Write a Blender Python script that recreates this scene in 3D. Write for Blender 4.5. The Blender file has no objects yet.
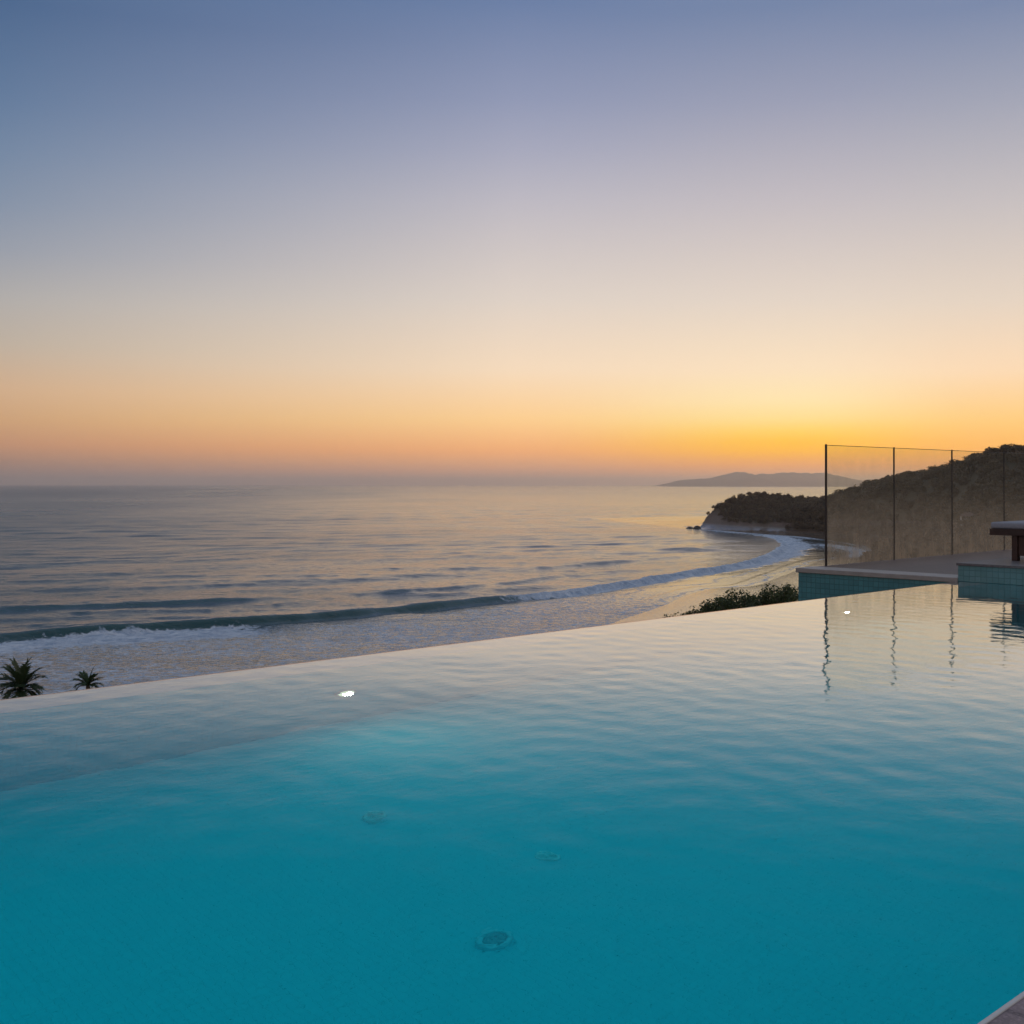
import bpy, math, random
import numpy as np
from mathutils import Vector

random.seed(7)
rng = np.random.default_rng(11)
R = math.radians
S = bpy.context.scene
COL = S.collection

# ------------------------------------------------------------------ constants
H0 = 484.0                    # horizon row of the picture
FPX = 1150.0                  # focal length in pixels
EYE = 0.838                   # eye height above the pool water (z = 0)
SEA = EYE - 28.0              # sea level
ANG = R(43.0)                 # heading of the pool's long edge
CX, CY = 3.84, 9.90           # far corner of the pool on the water line
UX, UY = math.cos(ANG), math.sin(ANG)      # along the infinity edge
WX, WY = -UY, UX                           # seaward, across the edge


def L2W(a, b, z=0.0):
    return (CX + a * UX + b * WX, CY + a * UY + b * WY, z)


def sea_pt(px, py):
    Y = 28.0 * FPX / (py - H0)
    return ((px - 512.0) / FPX * Y, Y)


# ------------------------------------------------------------------ object helpers
def tag(o, label=None, cat=None, group=None, kind=None):
    if label: o['label'] = label
    if cat: o['category'] = cat
    if group: o['group'] = group
    if kind: o['kind'] = kind
    return o


def empty(name, loc=(0, 0, 0), rz=0.0):
    o = bpy.data.objects.new(name, None)
    o.empty_display_size = 0.3
    o.location = loc
    o.rotation_euler = (0, 0, rz)
    COL.objects.link(o)
    return o


def mesh_obj(name, verts, faces, mat=None, parent=None, smooth=False):
    me = bpy.data.meshes.new(name)
    me.from_pydata([tuple(v) for v in verts], [], [tuple(f) for f in faces])
    me.update()
    if smooth:
        me.polygons.foreach_set('use_smooth', [True] * len(me.polygons))
    if mat: me.materials.append(mat)
    o = bpy.data.objects.new(name, me)
    COL.objects.link(o)
    if parent: o.parent = parent
    return o


def np_mesh(name, V, Q, mat, parent=None, smooth=True, attrs=None):
    """V (n,3) array, Q (m,4) or (m,3) index array"""
    me = bpy.data.meshes.new(name)
    n, k = Q.shape
    me.vertices.add(len(V))
    me.vertices.foreach_set('co', np.ascontiguousarray(V, np.float32).ravel())
    me.loops.add(n * k)
    me.loops.foreach_set('vertex_index', np.ascontiguousarray(Q, np.int32).ravel())
    me.polygons.add(n)
    me.polygons.foreach_set('loop_start', np.arange(0, n * k, k, dtype=np.int32))
    me.polygons.foreach_set('loop_total', np.full(n, k, np.int32))
    me.polygons.foreach_set('use_smooth', np.full(n, smooth, bool))
    me.update(calc_edges=True)
    for an, arr in (attrs or {}).items():
        at = me.attributes.new(an, 'FLOAT', 'POINT')
        at.data.foreach_set('value', np.ascontiguousarray(arr, np.float32).ravel())
    me.materials.append(mat)
    o = bpy.data.objects.new(name, me)
    COL.objects.link(o)
    if parent: o.parent = parent
    return o


class MB:
    def __init__(self):
        self.v, self.f = [], []

    def add(self, vs, fs):
        n = len(self.v)
        self.v += [tuple(x) for x in vs]
        self.f += [tuple(i + n for i in f) for f in fs]

    def box(self, x0, x1, y0, y1, z0, z1, bev=0.0):
        if bev <= 0:
            vs = [(x, y, z) for z in (z0, z1) for y in (y0, y1) for x in (x0, x1)]
            fs = [(0, 2, 3, 1), (4, 5, 7, 6), (0, 1, 5, 4), (2, 6, 7, 3), (0, 4, 6, 2), (1, 3, 7, 5)]
            self.add(vs, fs)
            return
        import bmesh
        bm = bmesh.new()
        bmesh.ops.create_cube(bm, size=1)
        for v in bm.verts:
            v.co = ((x0 + x1) / 2 + v.co.x * (x1 - x0), (y0 + y1) / 2 + v.co.y * (y1 - y0),
                    (z0 + z1) / 2 + v.co.z * (z1 - z0))
        bmesh.ops.bevel(bm, geom=bm.edges[:], offset=bev, segments=2, profile=0.5, affect='EDGES')
        bm.verts.index_update()
        self.add([v.co[:] for v in bm.verts], [[v.index for v in f.verts] for f in bm.faces])
        bm.free()

    def lathe(self, prof, n=32, cx=0, cy=0, cz=0):
        """prof: list of (r, z)"""
        k = len(prof)
        vs = []
        for i in range(n):
            t = 2 * math.pi * i / n
            for r, z in prof:
                vs.append((cx + r * math.cos(t), cy + r * math.sin(t), cz + z))
        fs = []
        for i in range(n):
            j = (i + 1) % n
            for q in range(k - 1):
                fs.append((i * k + q, j * k + q, j * k + q + 1, i * k + q + 1))
        self.add(vs, fs)

    def tube(self, pts, radii, n=8):
        pts = [Vector(p) for p in pts]
        vs, fs = [], []
        for i, p in enumerate(pts):
            d = (pts[min(i + 1, len(pts) - 1)] - pts[max(i - 1, 0)]).normalized()
            ref = Vector((1, 0, 0)) if abs(d.z) > 0.8 else Vector((0, 0, 1))
            e1 = d.cross(ref).normalized()
            e2 = d.cross(e1)
            for q in range(n):
                t = 2 * math.pi * q / n
                vs.append(p + (e1 * math.cos(t) + e2 * math.sin(t)) * radii[i])
        for i in range(len(pts) - 1):
            for q in range(n):
                a, b = i * n + q, i * n + (q + 1) % n
                fs.append((a, b, b + n, a + n))
        fs.append(tuple(range(n - 1, -1, -1)))
        fs.append(tuple((len(pts) - 1) * n + q for q in range(n)))
        self.add(vs, fs)

    def build(self, name, mat=None, parent=None, smooth=False):
        return mesh_obj(name, self.v, self.f, mat, parent, smooth)


# ------------------------------------------------------------------ numpy noise
_perm = rng.random((256, 256))


def vnoise(x, y):
    xi = np.floor(x).astype(int); yi = np.floor(y).astype(int)
    fx = x - xi; fy = y - yi
    fx = fx * fx * (3 - 2 * fx); fy = fy * fy * (3 - 2 * fy)
    g = lambda i, j: _perm[i & 255, j & 255]
    return ((g(xi, yi) * (1 - fx) + g(xi + 1, yi) * fx) * (1 - fy) +
            (g(xi, yi + 1) * (1 - fx) + g(xi + 1, yi + 1) * fx) * fy)


def fbm(x, y, o=4):
    s = 0; a = 0.5; t = 0
    for i in range(o):
        s = s + a * vnoise(x * 2 ** i + 17.3 * i, y * 2 ** i + 5.1 * i); t += a; a *= 0.5
    return s / t


def sstep(a, b, x):
    t = np.clip((x - a) / (b - a), 0, 1)
    return t * t * (3 - 2 * t)


def poly_dist(X, Y, pts):
    """distance, signed side (left positive), arclength-fraction to an open polyline"""
    best = np.full(X.shape, 1e12); side = np.zeros(X.shape); par = np.zeros(X.shape)
    pts = np.array(pts, float)
    n = len(pts) - 1
    for i in range(n):
        ax, ay = pts[i]; bx, by = pts[i + 1]
        dx, dy = bx - ax, by - ay
        L = dx * dx + dy * dy
        t = np.clip(((X - ax) * dx + (Y - ay) * dy) / L, 0, 1)
        d = (X - ax - t * dx) ** 2 + (Y - ay - t * dy) ** 2
        m = d < best
        best = np.where(m, d, best)
        side = np.where(m, dx * (Y - ay) - dy * (X - ax), side)
        par = np.where(m, i + t, par)
    return np.sqrt(best), np.sign(side), par


def smooth_line(pts, sub=6):
    """Catmull-Rom through the points"""
    P = [np.array(p, float) for p in pts]
    P = [2 * P[0] - P[1]] + P + [2 * P[-1] - P[-2]]
    out = []
    for i in range(1, len(P) - 2):
        for k in range(sub):
            t = k / sub
            a, b, c, d = P[i - 1], P[i], P[i + 1], P[i + 2]
            out.append(0.5 * (2 * b + (c - a) * t + (2 * a - 5 * b + 4 * c - d) * t * t + (3 * b - a - 3 * c + d) * t ** 3))
    out.append(P[-2])
    return np.array(out)


# ------------------------------------------------------------------ material helpers
def new_mat(name):
    m = bpy.data.materials.new(name)
    m.use_nodes = True
    nt = m.node_tree
    for n in list(nt.nodes): nt.nodes.remove(n)
    out = nt.nodes.new('ShaderNodeOutputMaterial')
    return m, nt, out


def N(nt, t, **kw):
    n = nt.nodes.new('ShaderNode' + t)
    for k, v in kw.items():
        if k in n.inputs.keys() if isinstance(k, str) else False:
            n.inputs[k].default_value = v
        else:
            setattr(n, k, v)
    return n


def val(nt, op, a, b=None, clamp=False):
    n = nt.nodes.new('ShaderNodeMath'); n.operation = op; n.use_clamp = clamp
    for i, x in enumerate((a, b)):
        if x is None: continue
        if isinstance(x, (int, float)): n.inputs[i].default_value = x
        else: nt.links.new(x, n.inputs[i])
    return n.outputs[0]


def mrange(nt, x, a, b, c=0.0, d=1.0, smooth=False):
    n = nt.nodes.new('ShaderNodeMapRange')
    if smooth: n.interpolation_type = 'SMOOTHSTEP'
    nt.links.new(x, n.inputs[0])
    for i, v in enumerate((a, b, c, d)): n.inputs[i + 1].default_value = v
    return n.outputs[0]


def mixc(nt, f, a, b, blend='MIX'):
    n = nt.nodes.new('ShaderNodeMix'); n.data_type = 'RGBA'; n.blend_type = blend
    if isinstance(f, (int, float)): n.inputs[0].default_value = f
    else: nt.links.new(f, n.inputs[0])
    for i, x in ((6, a), (7, b)):
        if isinstance(x, tuple): n.inputs[i].default_value = (*x[:3], 1)
        else: nt.links.new(x, n.inputs[i])
    return n.outputs[2]


def noise(nt, vec, scale, detail=3, rough=0.5, dist=0.0):
    n = nt.nodes.new('ShaderNodeTexNoise')
    n.inputs['Scale'].default_value = scale
    n.inputs['Detail'].default_value = detail
    n.inputs['Roughness'].default_value = rough
    n.inputs['Distortion'].default_value = dist
    if vec is not None: nt.links.new(vec, n.inputs['Vector'])
    return n.outputs['Fac']


def mapping(nt, vec, scale=(1, 1, 1), rot=(0, 0, 0), loc=(0, 0, 0)):
    n = nt.nodes.new('ShaderNodeMapping')
    n.inputs['Scale'].default_value = scale
    n.inputs['Rotation'].default_value = rot
    n.inputs['Location'].default_value = loc
    nt.links.new(vec, n.inputs['Vector'])
    return n.outputs[0]


def objco(nt): return nt.nodes.new('ShaderNodeTexCoord').outputs['Object']


def posn(nt): return nt.nodes.new('ShaderNodeNewGeometry').outputs['Position']


def bump(nt, h, dist, strength=1.0, normal=None):
    n = nt.nodes.new('ShaderNodeBump')
    n.inputs['Distance'].default_value = dist
    n.inputs['Strength'].default_value = strength
    nt.links.new(h, n.inputs['Height'])
    if normal is not None: nt.links.new(normal, n.inputs['Normal'])
    return n.outputs[0]


def principled(nt, out, col, rough=0.6, spec=0.5, normal=None, **kw):
    p = nt.nodes.new('ShaderNodeBsdfPrincipled')
    if isinstance(col, tuple): p.inputs['Base Color'].default_value = (*col[:3], 1)
    else: nt.links.new(col, p.inputs['Base Color'])
    if isinstance(rough, (int, float)): p.inputs['Roughness'].default_value = rough
    else: nt.links.new(rough, p.inputs['Roughness'])
    p.inputs['Specular IOR Level'].default_value = spec
    for k, v in kw.items(): p.inputs[k].default_value = v
    if normal is not None: nt.links.new(normal, p.inputs['Normal'])
    if out is not None: nt.links.new(p.outputs[0], out.inputs['Surface'])
    return p


def simple_mat(name, c1, c2, scale=8.0, rough=0.6, bd=0.0, spec=0.4):
    m, nt, out = new_mat(name)
    o = objco(nt)
    f = noise(nt, o, scale, 5, 0.6)
    col = mixc(nt, mrange(nt, f, 0.3, 0.7), c1, c2)
    nrm = bump(nt, noise(nt, o, scale * 6, 3), bd) if bd > 0 else None
    principled(nt, out, col, rough, spec, nrm)
    return m


def srgb(r, g, b):
    f = lambda c: (c / 255 / 12.92) if c / 255 <= 0.04045 else ((c / 255 + 0.055) / 1.055) ** 2.4
    return (f(r), f(g), f(b))


# ------------------------------------------------------------------ materials
def tile_mat(name, plane, c1, c2, grout, size=0.05, rough=0.25, spec=0.5, relief_=0.002):
    m, nt, out = new_mat(name)
    o = objco(nt)
    s = nt.nodes.new('ShaderNodeSeparateXYZ'); nt.links.new(o, s.inputs[0])
    c = nt.nodes.new('ShaderNodeCombineXYZ')
    idx = {'x': 0, 'y': 1, 'z': 2}
    nt.links.new(s.outputs[idx[plane[0]]], c.inputs[0])
    nt.links.new(s.outputs[idx[plane[1]]], c.inputs[1])
    br = nt.nodes.new('ShaderNodeTexBrick')
    br.offset = 0.0; br.squash = 1.0
    nt.links.new(c.outputs[0], br.inputs['Vector'])
    br.inputs['Scale'].default_value = 1.0
    br.inputs['Brick Width'].default_value = size
    br.inputs['Row Height'].default_value = size
    br.inputs['Mortar Size'].default_value = size * 0.05
    br.inputs['Mortar Smooth'].default_value = 0.2
    br.inputs['Color1'].default_value = (*c1, 1)
    br.inputs['Color2'].default_value = (*c2, 1)
    br.inputs['Mortar'].default_value = (*grout, 1)
    f = noise(nt, o, 3.0, 4)
    col = mixc(nt, mrange(nt, f, 0.35, 0.7, 0, 0.35), br.outputs['Color'], grout)
    nrm = bump(nt, val(nt, 'SUBTRACT', 1.0, br.outputs['Fac']), relief_)
    principled(nt, out, col, rough, spec, nrm)
    return m


def make_water_mat():
    m, nt, out = new_mat('pool_water')
    o = objco(nt)
    # wavelets: long lazy undulation + short ripples, drifting across the pool
    c = noise(nt, mapping(nt, o, (1.0, 1.4, 1), (0, 0, R(-20))), 20.0, 2, 0.5)
    n3 = bump(nt, c, 0.0005)
    fr = nt.nodes.new('ShaderNodeFresnel'); fr.inputs['IOR'].default_value = 1.333
    nt.links.new(n3, fr.inputs['Normal'])
    rp = nt.nodes.new('ShaderNodeValToRGB')
    cr = rp.color_ramp
    st = [(0.02, 0.0), (0.16, 0.015), (0.20, 0.045), (0.22, 0.085), (0.25, 0.17), (0.28, 0.26), (0.34, 0.50), (0.40, 0.75), (0.50, 0.88), (0.75, 0.96), (1.0, 1.0)]
    cr.elements[0].position, cr.elements[1].position = st[0][0], st[-1][0]
    cr.elements[0].color = (0, 0, 0, 1); cr.elements[1].color = (1, 1, 1, 1)
    for p_, v_ in st[1:-1]:
        e = cr.elements.new(p_); e.color = (v_, v_, v_, 1)
    nt.links.new(fr.outputs[0], rp.inputs[0])
    rf = nt.nodes.new('ShaderNodeBsdfRefraction'); rf.inputs['IOR'].default_value = 1.333
    rf.inputs['Roughness'].default_value = 0.0; rf.inputs['Color'].default_value = (0.97, 0.995, 0.99, 1)
    gs = nt.nodes.new('ShaderNodeBsdfGlossy'); gs.inputs['Roughness'].default_value = 0.01
    for n_ in (rf, gs): nt.links.new(n3, n_.inputs['Normal'])
    up = nt.nodes.new('ShaderNodeMixShader')
    nt.links.new(rp.outputs[0], up.inputs[0]); nt.links.new(rf.outputs[0], up.inputs[1]); nt.links.new(gs.outputs[0], up.inputs[2])
    g = nt.nodes.new('ShaderNodeBsdfGlass')
    g.inputs['IOR'].default_value = 1.333
    g.inputs['Color'].default_value = (0.97, 0.995, 0.99, 1)
    nt.links.new(n3, g.inputs['Normal'])
    mx = nt.nodes.new('ShaderNodeMixShader')
    nt.links.new(nt.nodes.new('ShaderNodeNewGeometry').outputs['Backfacing'], mx.inputs[0])
    nt.links.new(up.outputs[0], mx.inputs[1]); nt.links.new(g.outputs[0], mx.inputs[2])
    nt.links.new(mx.outputs[0], out.inputs['Surface'])
    return m


def make_sea_mat():
    m, nt, out = new_mat('sea_water')
    p = posn(nt)
    rot = (0, 0, R(-30))
    r1 = noise(nt, mapping(nt, p, (1, 2.4, 1), rot), 0.10, 4, 0.55, 0.3)
    r2 = noise(nt, mapping(nt, p, (1, 2.0, 1), (0, 0, R(-12))), 0.45, 3, 0.6, 0.4)
    r3 = noise(nt, mapping(nt, p, (1, 1.5, 1), rot), 1.7, 2, 0.6)
    gust = mrange(nt, noise(nt, mapping(nt, p, (1, 3.2, 1), (0, 0, R(-15))), 0.006, 4, 0.6), 0.35, 0.68, 0.55, 1.25)
    ca = nt.nodes.new('ShaderNodeAttribute'); ca.attribute_name = 'calm'
    gust = val(nt, 'MULTIPLY', gust, ca.outputs['Fac'])
    wa = nt.nodes.new('ShaderNodeAttribute'); wa.attribute_name = 'wind'
    gust = val(nt, 'MULTIPLY', gust, mrange(nt, wa.outputs['Fac'], 0, 1, 0.75, 2.0))
    n1 = bump(nt, val(nt, 'MULTIPLY', r1, ca.outputs['Fac']), 0.25)
    n2 = bump(nt, val(nt, 'MULTIPLY', r2, gust), 0.19, 1.0, n1)
    n3 = bump(nt, val(nt, 'MULTIPLY', r3, gust), 0.045, 1.0, n2)
    at = nt.nodes.new('ShaderNodeAttribute'); at.attribute_name = 'foam'
    sh = nt.nodes.new('ShaderNodeAttribute'); sh.attribute_name = 'shallow'
    # water body
    col = mixc(nt, sh.outputs['Fac'], (0.008, 0.040, 0.050), (0.012, 0.062, 0.064))
    ln = nt.nodes.new('ShaderNodeVectorMath'); ln.operation = 'LENGTH'; nt.links.new(p, ln.inputs[0])
    w = principled(nt, None, col, val(nt, 'ADD', mrange(nt, ln.outputs['Value'], 250, 3500, 0.06, 0.15), mrange(nt, wa.outputs['Fac'], 0, 1, 0.0, 0.19)), 0.5, n3)
    w.inputs['IOR'].default_value = 1.333
    # foam
    fn = noise(nt, mapping(nt, p, (1, 1.5, 1), rot), 0.55, 6, 0.68, 0.8)
    lace = nt.nodes.new('ShaderNodeTexVoronoi'); lace.feature = 'DISTANCE_TO_EDGE'
    lace.inputs['Scale'].default_value = 0.5
    wv = nt.nodes.new('ShaderNodeVectorMath'); wv.operation = 'ADD'
    nn = nt.nodes.new('ShaderNodeTexNoise'); nn.inputs['Scale'].default_value = 0.35
    nt.links.new(p, nn.inputs['Vector'])
    sc = nt.nodes.new('ShaderNodeVectorMath'); sc.operation = 'SCALE'; sc.inputs['Scale'].default_value = 3.0
    nt.links.new(nn.outputs['Color'], sc.inputs[0])
    nt.links.new(p, wv.inputs[0]); nt.links.new(sc.outputs[0], wv.inputs[1])
    nt.links.new(wv.outputs[0], lace.inputs['Vector'])
    lc = mrange(nt, lace.outputs['Distance'], 0.0, 0.30, 0.20, -0.12)
    fsum = val(nt, 'ADD', val(nt, 'ADD', at.outputs['Fac'], val(nt, 'MULTIPLY', val(nt, 'SUBTRACT', fn, 0.5), 1.7)), lc)
    ff = mrange(nt, fsum, 0.38, 0.85, 0.0, 0.95, True)
    fb = bump(nt, noise(nt, p, 0.9, 5, 0.65), 1.4)
    fd = nt.nodes.new('ShaderNodeBsdfDiffuse')
    fv = noise(nt, mapping(nt, p, (1, 1.3, 1), rot), 0.28, 6, 0.72, 1.2)
    nt.links.new(mixc(nt, mrange(nt, fv, 0.36, 0.62), (0.38, 0.47, 0.58), (0.84, 0.88, 0.92)), fd.inputs['Color'])
    nt.links.new(fb, fd.inputs['Normal'])
    mx = nt.nodes.new('ShaderNodeMixShader')
    nt.links.new(ff, mx.inputs[0]); nt.links.new(w.outputs[0], mx.inputs[1]); nt.links.new(fd.outputs[0], mx.inputs[2])
    nt.links.new(mx.outputs[0], out.inputs['Surface'])
    return m


def make_ground_mat():
    m, nt, out = new_mat('coastal_ground')
    geo = nt.nodes.new('ShaderNodeNewGeometry')
    p = geo.outputs['Position']
    s = nt.nodes.new('ShaderNodeSeparateXYZ'); nt.links.new(p, s.inputs[0])
    sn = nt.nodes.new('ShaderNodeSeparateXYZ'); nt.links.new(geo.outputs['Normal'], sn.inputs[0])
    n1 = noise(nt, p, 0.12, 5, 0.6)
    n2 = noise(nt, p, 1.1, 4, 0.6)
    hgt = val(nt, 'ADD', s.outputs['Z'], val(nt, 'MULTIPLY', val(nt, 'SUBTRACT', n1, 0.5), 2.5))
    wet = mrange(nt, s.outputs['Z'], SEA + 2.0, SEA + 4.5, 1, 0, True)
    sand = mixc(nt, n2, (0.40, 0.31, 0.22), (0.50, 0.40, 0.29))
    sand = mixc(nt, wet, sand, (0.13, 0.10, 0.075))
    grass = mixc(nt, n2, (0.060, 0.048, 0.028), (0.11, 0.085, 0.045))
    rock = mixc(nt, noise(nt, mapping(nt, p, (1, 1, 2.5)), 0.35, 6, 0.7), (0.060, 0.044, 0.034), (0.22, 0.16, 0.12))
    far0 = mrange(nt, s.outputs['Y'], 560, 640, 0, 0.85)
    sand = mixc(nt, far0, sand, rock)
    veg = mrange(nt, hgt, SEA + 2.2, SEA + 3.4, 0, 1, True)
    c = mixc(nt, veg, sand, grass)
    steep = mrange(nt, sn.outputs['Z'], 0.90, 0.80, 0, 1, True)
    far = mrange(nt, s.outputs['Y'], 560, 640, 0, 1)
    low = mrange(nt, hgt, SEA + 13, SEA + 8, 0, 1, True)
    c = mixc(nt, val(nt, 'MULTIPLY', val(nt, 'MULTIPLY', steep, far), low), c, rock)
    ro = mrange(nt, wet, 0, 1, 0.85, 0.05)
    pr = principled(nt, out, c, ro, 0.4, bump(nt, n2, 0.06))
    return m


def leaf_mat(name, dark, light, attr='tint', trans=0.35):
    m, nt, out = new_mat(name)
    at = nt.nodes.new('ShaderNodeAttribute'); at.attribute_name = attr
    n = noise(nt, posn(nt), 2.0, 3)
    f = val(nt, 'ADD', val(nt, 'MULTIPLY', at.outputs['Fac'], 0.7), val(nt, 'MULTIPLY', n, 0.3))
    col = mixc(nt, f, dark, light)
    d = principled(nt, None, col, 0.55, 0.3)
    t = nt.nodes.new('ShaderNodeBsdfTranslucent'); nt.links.new(col, t.inputs['Color'])
    mx = nt.nodes.new('ShaderNodeMixShader'); mx.inputs[0].default_value = trans
    nt.links.new(d.outputs[0], mx.inputs[1]); nt.links.new(t.outputs[0], mx.inputs[2])
    nt.links.new(mx.outputs[0], out.inputs['Surface'])
    return m


def make_glass_mat():
    m, nt, out = new_mat('balustrade_glass')
    o = objco(nt)
    s = nt.nodes.new('ShaderNodeSeparateXYZ'); nt.links.new(o, s.inputs[0])
    fr = nt.nodes.new('ShaderNodeFresnel'); fr.inputs['IOR'].default_value = 1.45
    tr = nt.nodes.new('ShaderNodeBsdfTransparent'); tr.inputs['Color'].default_value = (0.972, 0.978, 0.945, 1)
    gl = nt.nodes.new('ShaderNodeBsdfGlossy'); gl.inputs['Roughness'].default_value = 0.02
    mx = nt.nodes.new('ShaderNodeMixShader')
    ff = val(nt, 'MULTIPLY', fr.outputs[0], val(nt, 'SUBTRACT', 1.0, nt.nodes.new('ShaderNodeNewGeometry').outputs['Backfacing']))
    nt.links.new(ff, mx.inputs[0]); nt.links.new(tr.outputs[0], mx.inputs[1]); nt.links.new(gl.outputs[0], mx.inputs[2])
    # dried salt spray, gold tint paints in haze over the hill: light overall, streaky, heavier low down
    st = noise(nt, mapping(nt, o, (14, 14, 1.1)), 1.6, 5, 0.65)
    sp = noise(nt, o, 6.0, 5, 0.65)
    low = mrange(nt, s.outputs['Z'], 0.0, 0.75, 0.32, 0.0)
    low2 = mrange(nt, s.outputs['Z'], 0.45, 1.15, 0.095, 0.022)
    mod = val(nt, 'MULTIPLY', mrange(nt, st, 0.3, 0.7, 0.72, 1.22), mrange(nt, sp, 0.3, 0.7, 0.6, 1.3))
    f = val(nt, 'MULTIPLY', val(nt, 'ADD', low, low2), mod, True)
    di = nt.nodes.new('ShaderNodeBsdfDiffuse'); di.inputs['Color'].default_value = (0.62, 0.55, 0.44, 1)
    tl = nt.nodes.new('ShaderNodeBsdfTranslucent'); tl.inputs['Color'].default_value = (0.85, 0.62, 0.38, 1)
    m2 = nt.nodes.new('ShaderNodeMixShader'); m2.inputs[0].default_value = 0.6
    nt.links.new(di.outputs[0], m2.inputs[1]); nt.links.new(tl.outputs[0], m2.inputs[2])
    m3 = nt.nodes.new('ShaderNodeMixShader')
    nt.links.new(f, m3.inputs[0]); nt.links.new(mx.outputs[0], m3.inputs[1]); nt.links.new(m2.outputs[0], m3.inputs[2])
    nt.links.new(m3.outputs[0], out.inputs['Surface'])
    return m


def make_paving_mat(name, c1, c2, joint, w=0.6, h=0.3, rough=0.55):
    m, nt, out = new_mat(name)
    o = objco(nt)
    br = nt.nodes.new('ShaderNodeTexBrick')
    br.offset = 0.5
    nt.links.new(o, br.inputs['Vector'])
    br.inputs['Scale'].default_value = 1.0
    br.inputs['Brick Width'].default_value = w
    br.inputs['Row Height'].default_value = h
    br.inputs['Mortar Size'].default_value = 0.006
    br.inputs['Color1'].default_value = (*c1, 1)
    br.inputs['Color2'].default_value = (*c2, 1)
    br.inputs['Mortar'].default_value = (*joint, 1)
    n1 = noise(nt, o, 28, 6, 0.7)
    n2 = noise(nt, o, 120, 3, 0.7)
    col = mixc(nt, mrange(nt, n1, 0.3, 0.7, 0, 0.75), br.outputs['Color'], tuple(x * 0.55 for x in c1))
    col = mixc(nt, mrange(nt, n2, 0.5, 0.75, 0, 0.4), col, tuple(min(1, x * 1.9) for x in c2))
    nb = bump(nt, n1, 0.004)
    nb = bump(nt, n2, 0.0015, 1.0, nb)
    principled(nt, out, col, rough, 0.35, nb)
    return m


M = {}
M['water'] = make_water_mat()
M['sea'] = make_sea_mat()
M['ground'] = make_ground_mat()
M['glass'] = make_glass_mat()
M['pool_floor'] = tile_mat('pool_floor_mosaic', 'xy', (0.003, 0.76, 0.84), (0.004, 0.79, 0.86), (0.004, 0.75, 0.82), 0.025, 0.8, 0.05, 0.0005)
M['pool_wall'] = tile_mat('pool_wall_mosaic', 'xz', (0.02, 0.62, 0.70), (0.03, 0.65, 0.73), (0.03, 0.61, 0.69), 0.025, 0.5)
M['end_wall'] = tile_mat('pool_end_mosaic', 'yz', (0.02, 0.70, 0.74), (0.03, 0.73, 0.77), (0.03, 0.66, 0.70), 0.025, 0.5)
M['lip'] = simple_mat('pale_lip_stone', (0.70, 0.66, 0.61), (0.78, 0.74, 0.69), 6, 0.5, 0.002)
M['tile'] = tile_mat('turquoise_wall_mosaic', 'yz', (0.045, 0.20, 0.215), (0.06, 0.25, 0.265), (0.028, 0.13, 0.14), 0.05, 0.3)
M['tile_pale'] = tile_mat('pale_riser_mosaic', 'yz', (0.085, 0.22, 0.22), (0.115, 0.26, 0.265), (0.06, 0.16, 0.165), 0.05, 0.3)
M['coping'] = simple_mat('pale_coping_stone', (0.30, 0.26, 0.225), (0.38, 0.33, 0.29), 9, 0.55, 0.003)
M['terrace'] = make_paving_mat('brown_terrace_stone', (0.135, 0.092, 0.076), (0.165, 0.112, 0.092), (0.08, 0.06, 0.055), 0.9, 0.45)
M['platform'] = make_paving_mat('grey_platform_stone', (0.14, 0.12, 0.115), (0.17, 0.145, 0.135), (0.12, 0.10, 0.10), 0.8, 0.4)
M['deck'] = make_paving_mat('mauve_deck_stone', (0.27, 0.195, 0.19), (0.33, 0.235, 0.23), (0.12, 0.085, 0.085), 0.6, 0.3)
M['trim'] = simple_mat('pale_edge_trim', (0.52, 0.50, 0.46), (0.60, 0.58, 0.53), 30, 0.4)
M['post'] = simple_mat('black_bronze_metal', (0.012, 0.010, 0.010), (0.022, 0.017, 0.015), 20, 0.35, 0, 0.5)
M['timber'] = simple_mat('dark_stained_timber', (0.022, 0.011, 0.008), (0.055, 0.026, 0.018), 10, 0.5, 0.001)
M['cushion'] = simple_mat('grey_cushion_fabric', (0.25, 0.25, 0.27), (0.31, 0.31, 0.33), 60, 0.9, 0.002)
M['drain'] = simple_mat('aqua_drain_plastic', (0.01, 0.66, 0.73), (0.01, 0.69, 0.76), 20, 0.7, 0, 0.1)
M['drain_ring'] = simple_mat('aqua_drain_ring', (0.01, 0.76, 0.83), (0.015, 0.80, 0.86), 20, 0.7, 0, 0.1)
M['grate'] = simple_mat('drain_grate_plastic', (0.008, 0.55, 0.62), (0.009, 0.58, 0.65), 20, 0.7, 0, 0.1)
M['inlet'] = simple_mat('pale_inlet_plastic', (0.03, 0.86, 0.88), (0.04, 0.88, 0.90), 20, 0.7, 0, 0.1)
M['steel'] = simple_mat('brushed_light_bezel', (0.5, 0.52, 0.5), (0.6, 0.6, 0.58), 30, 0.3)
M['forest'] = leaf_mat('woodland_leaf', (0.086, 0.062, 0.040), (0.20, 0.150, 0.085))
M['shrub'] = leaf_mat('coastal_shrub_leaf', (0.028, 0.042, 0.014), (0.120, 0.140, 0.045))
M['palm'] = leaf_mat('palm_frond_leaf', (0.026, 0.048, 0.018), (0.080, 0.130, 0.045), trans=0.3)
M['bark'] = simple_mat('grey_brown_bark', (0.05, 0.038, 0.028), (0.11, 0.085, 0.065), 4, 0.9, 0.02)
M['palm_bark'] = simple_mat('fibrous_palm_bark', (0.12, 0.09, 0.06), (0.25, 0.20, 0.15), 8, 0.9, 0.02)
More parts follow.
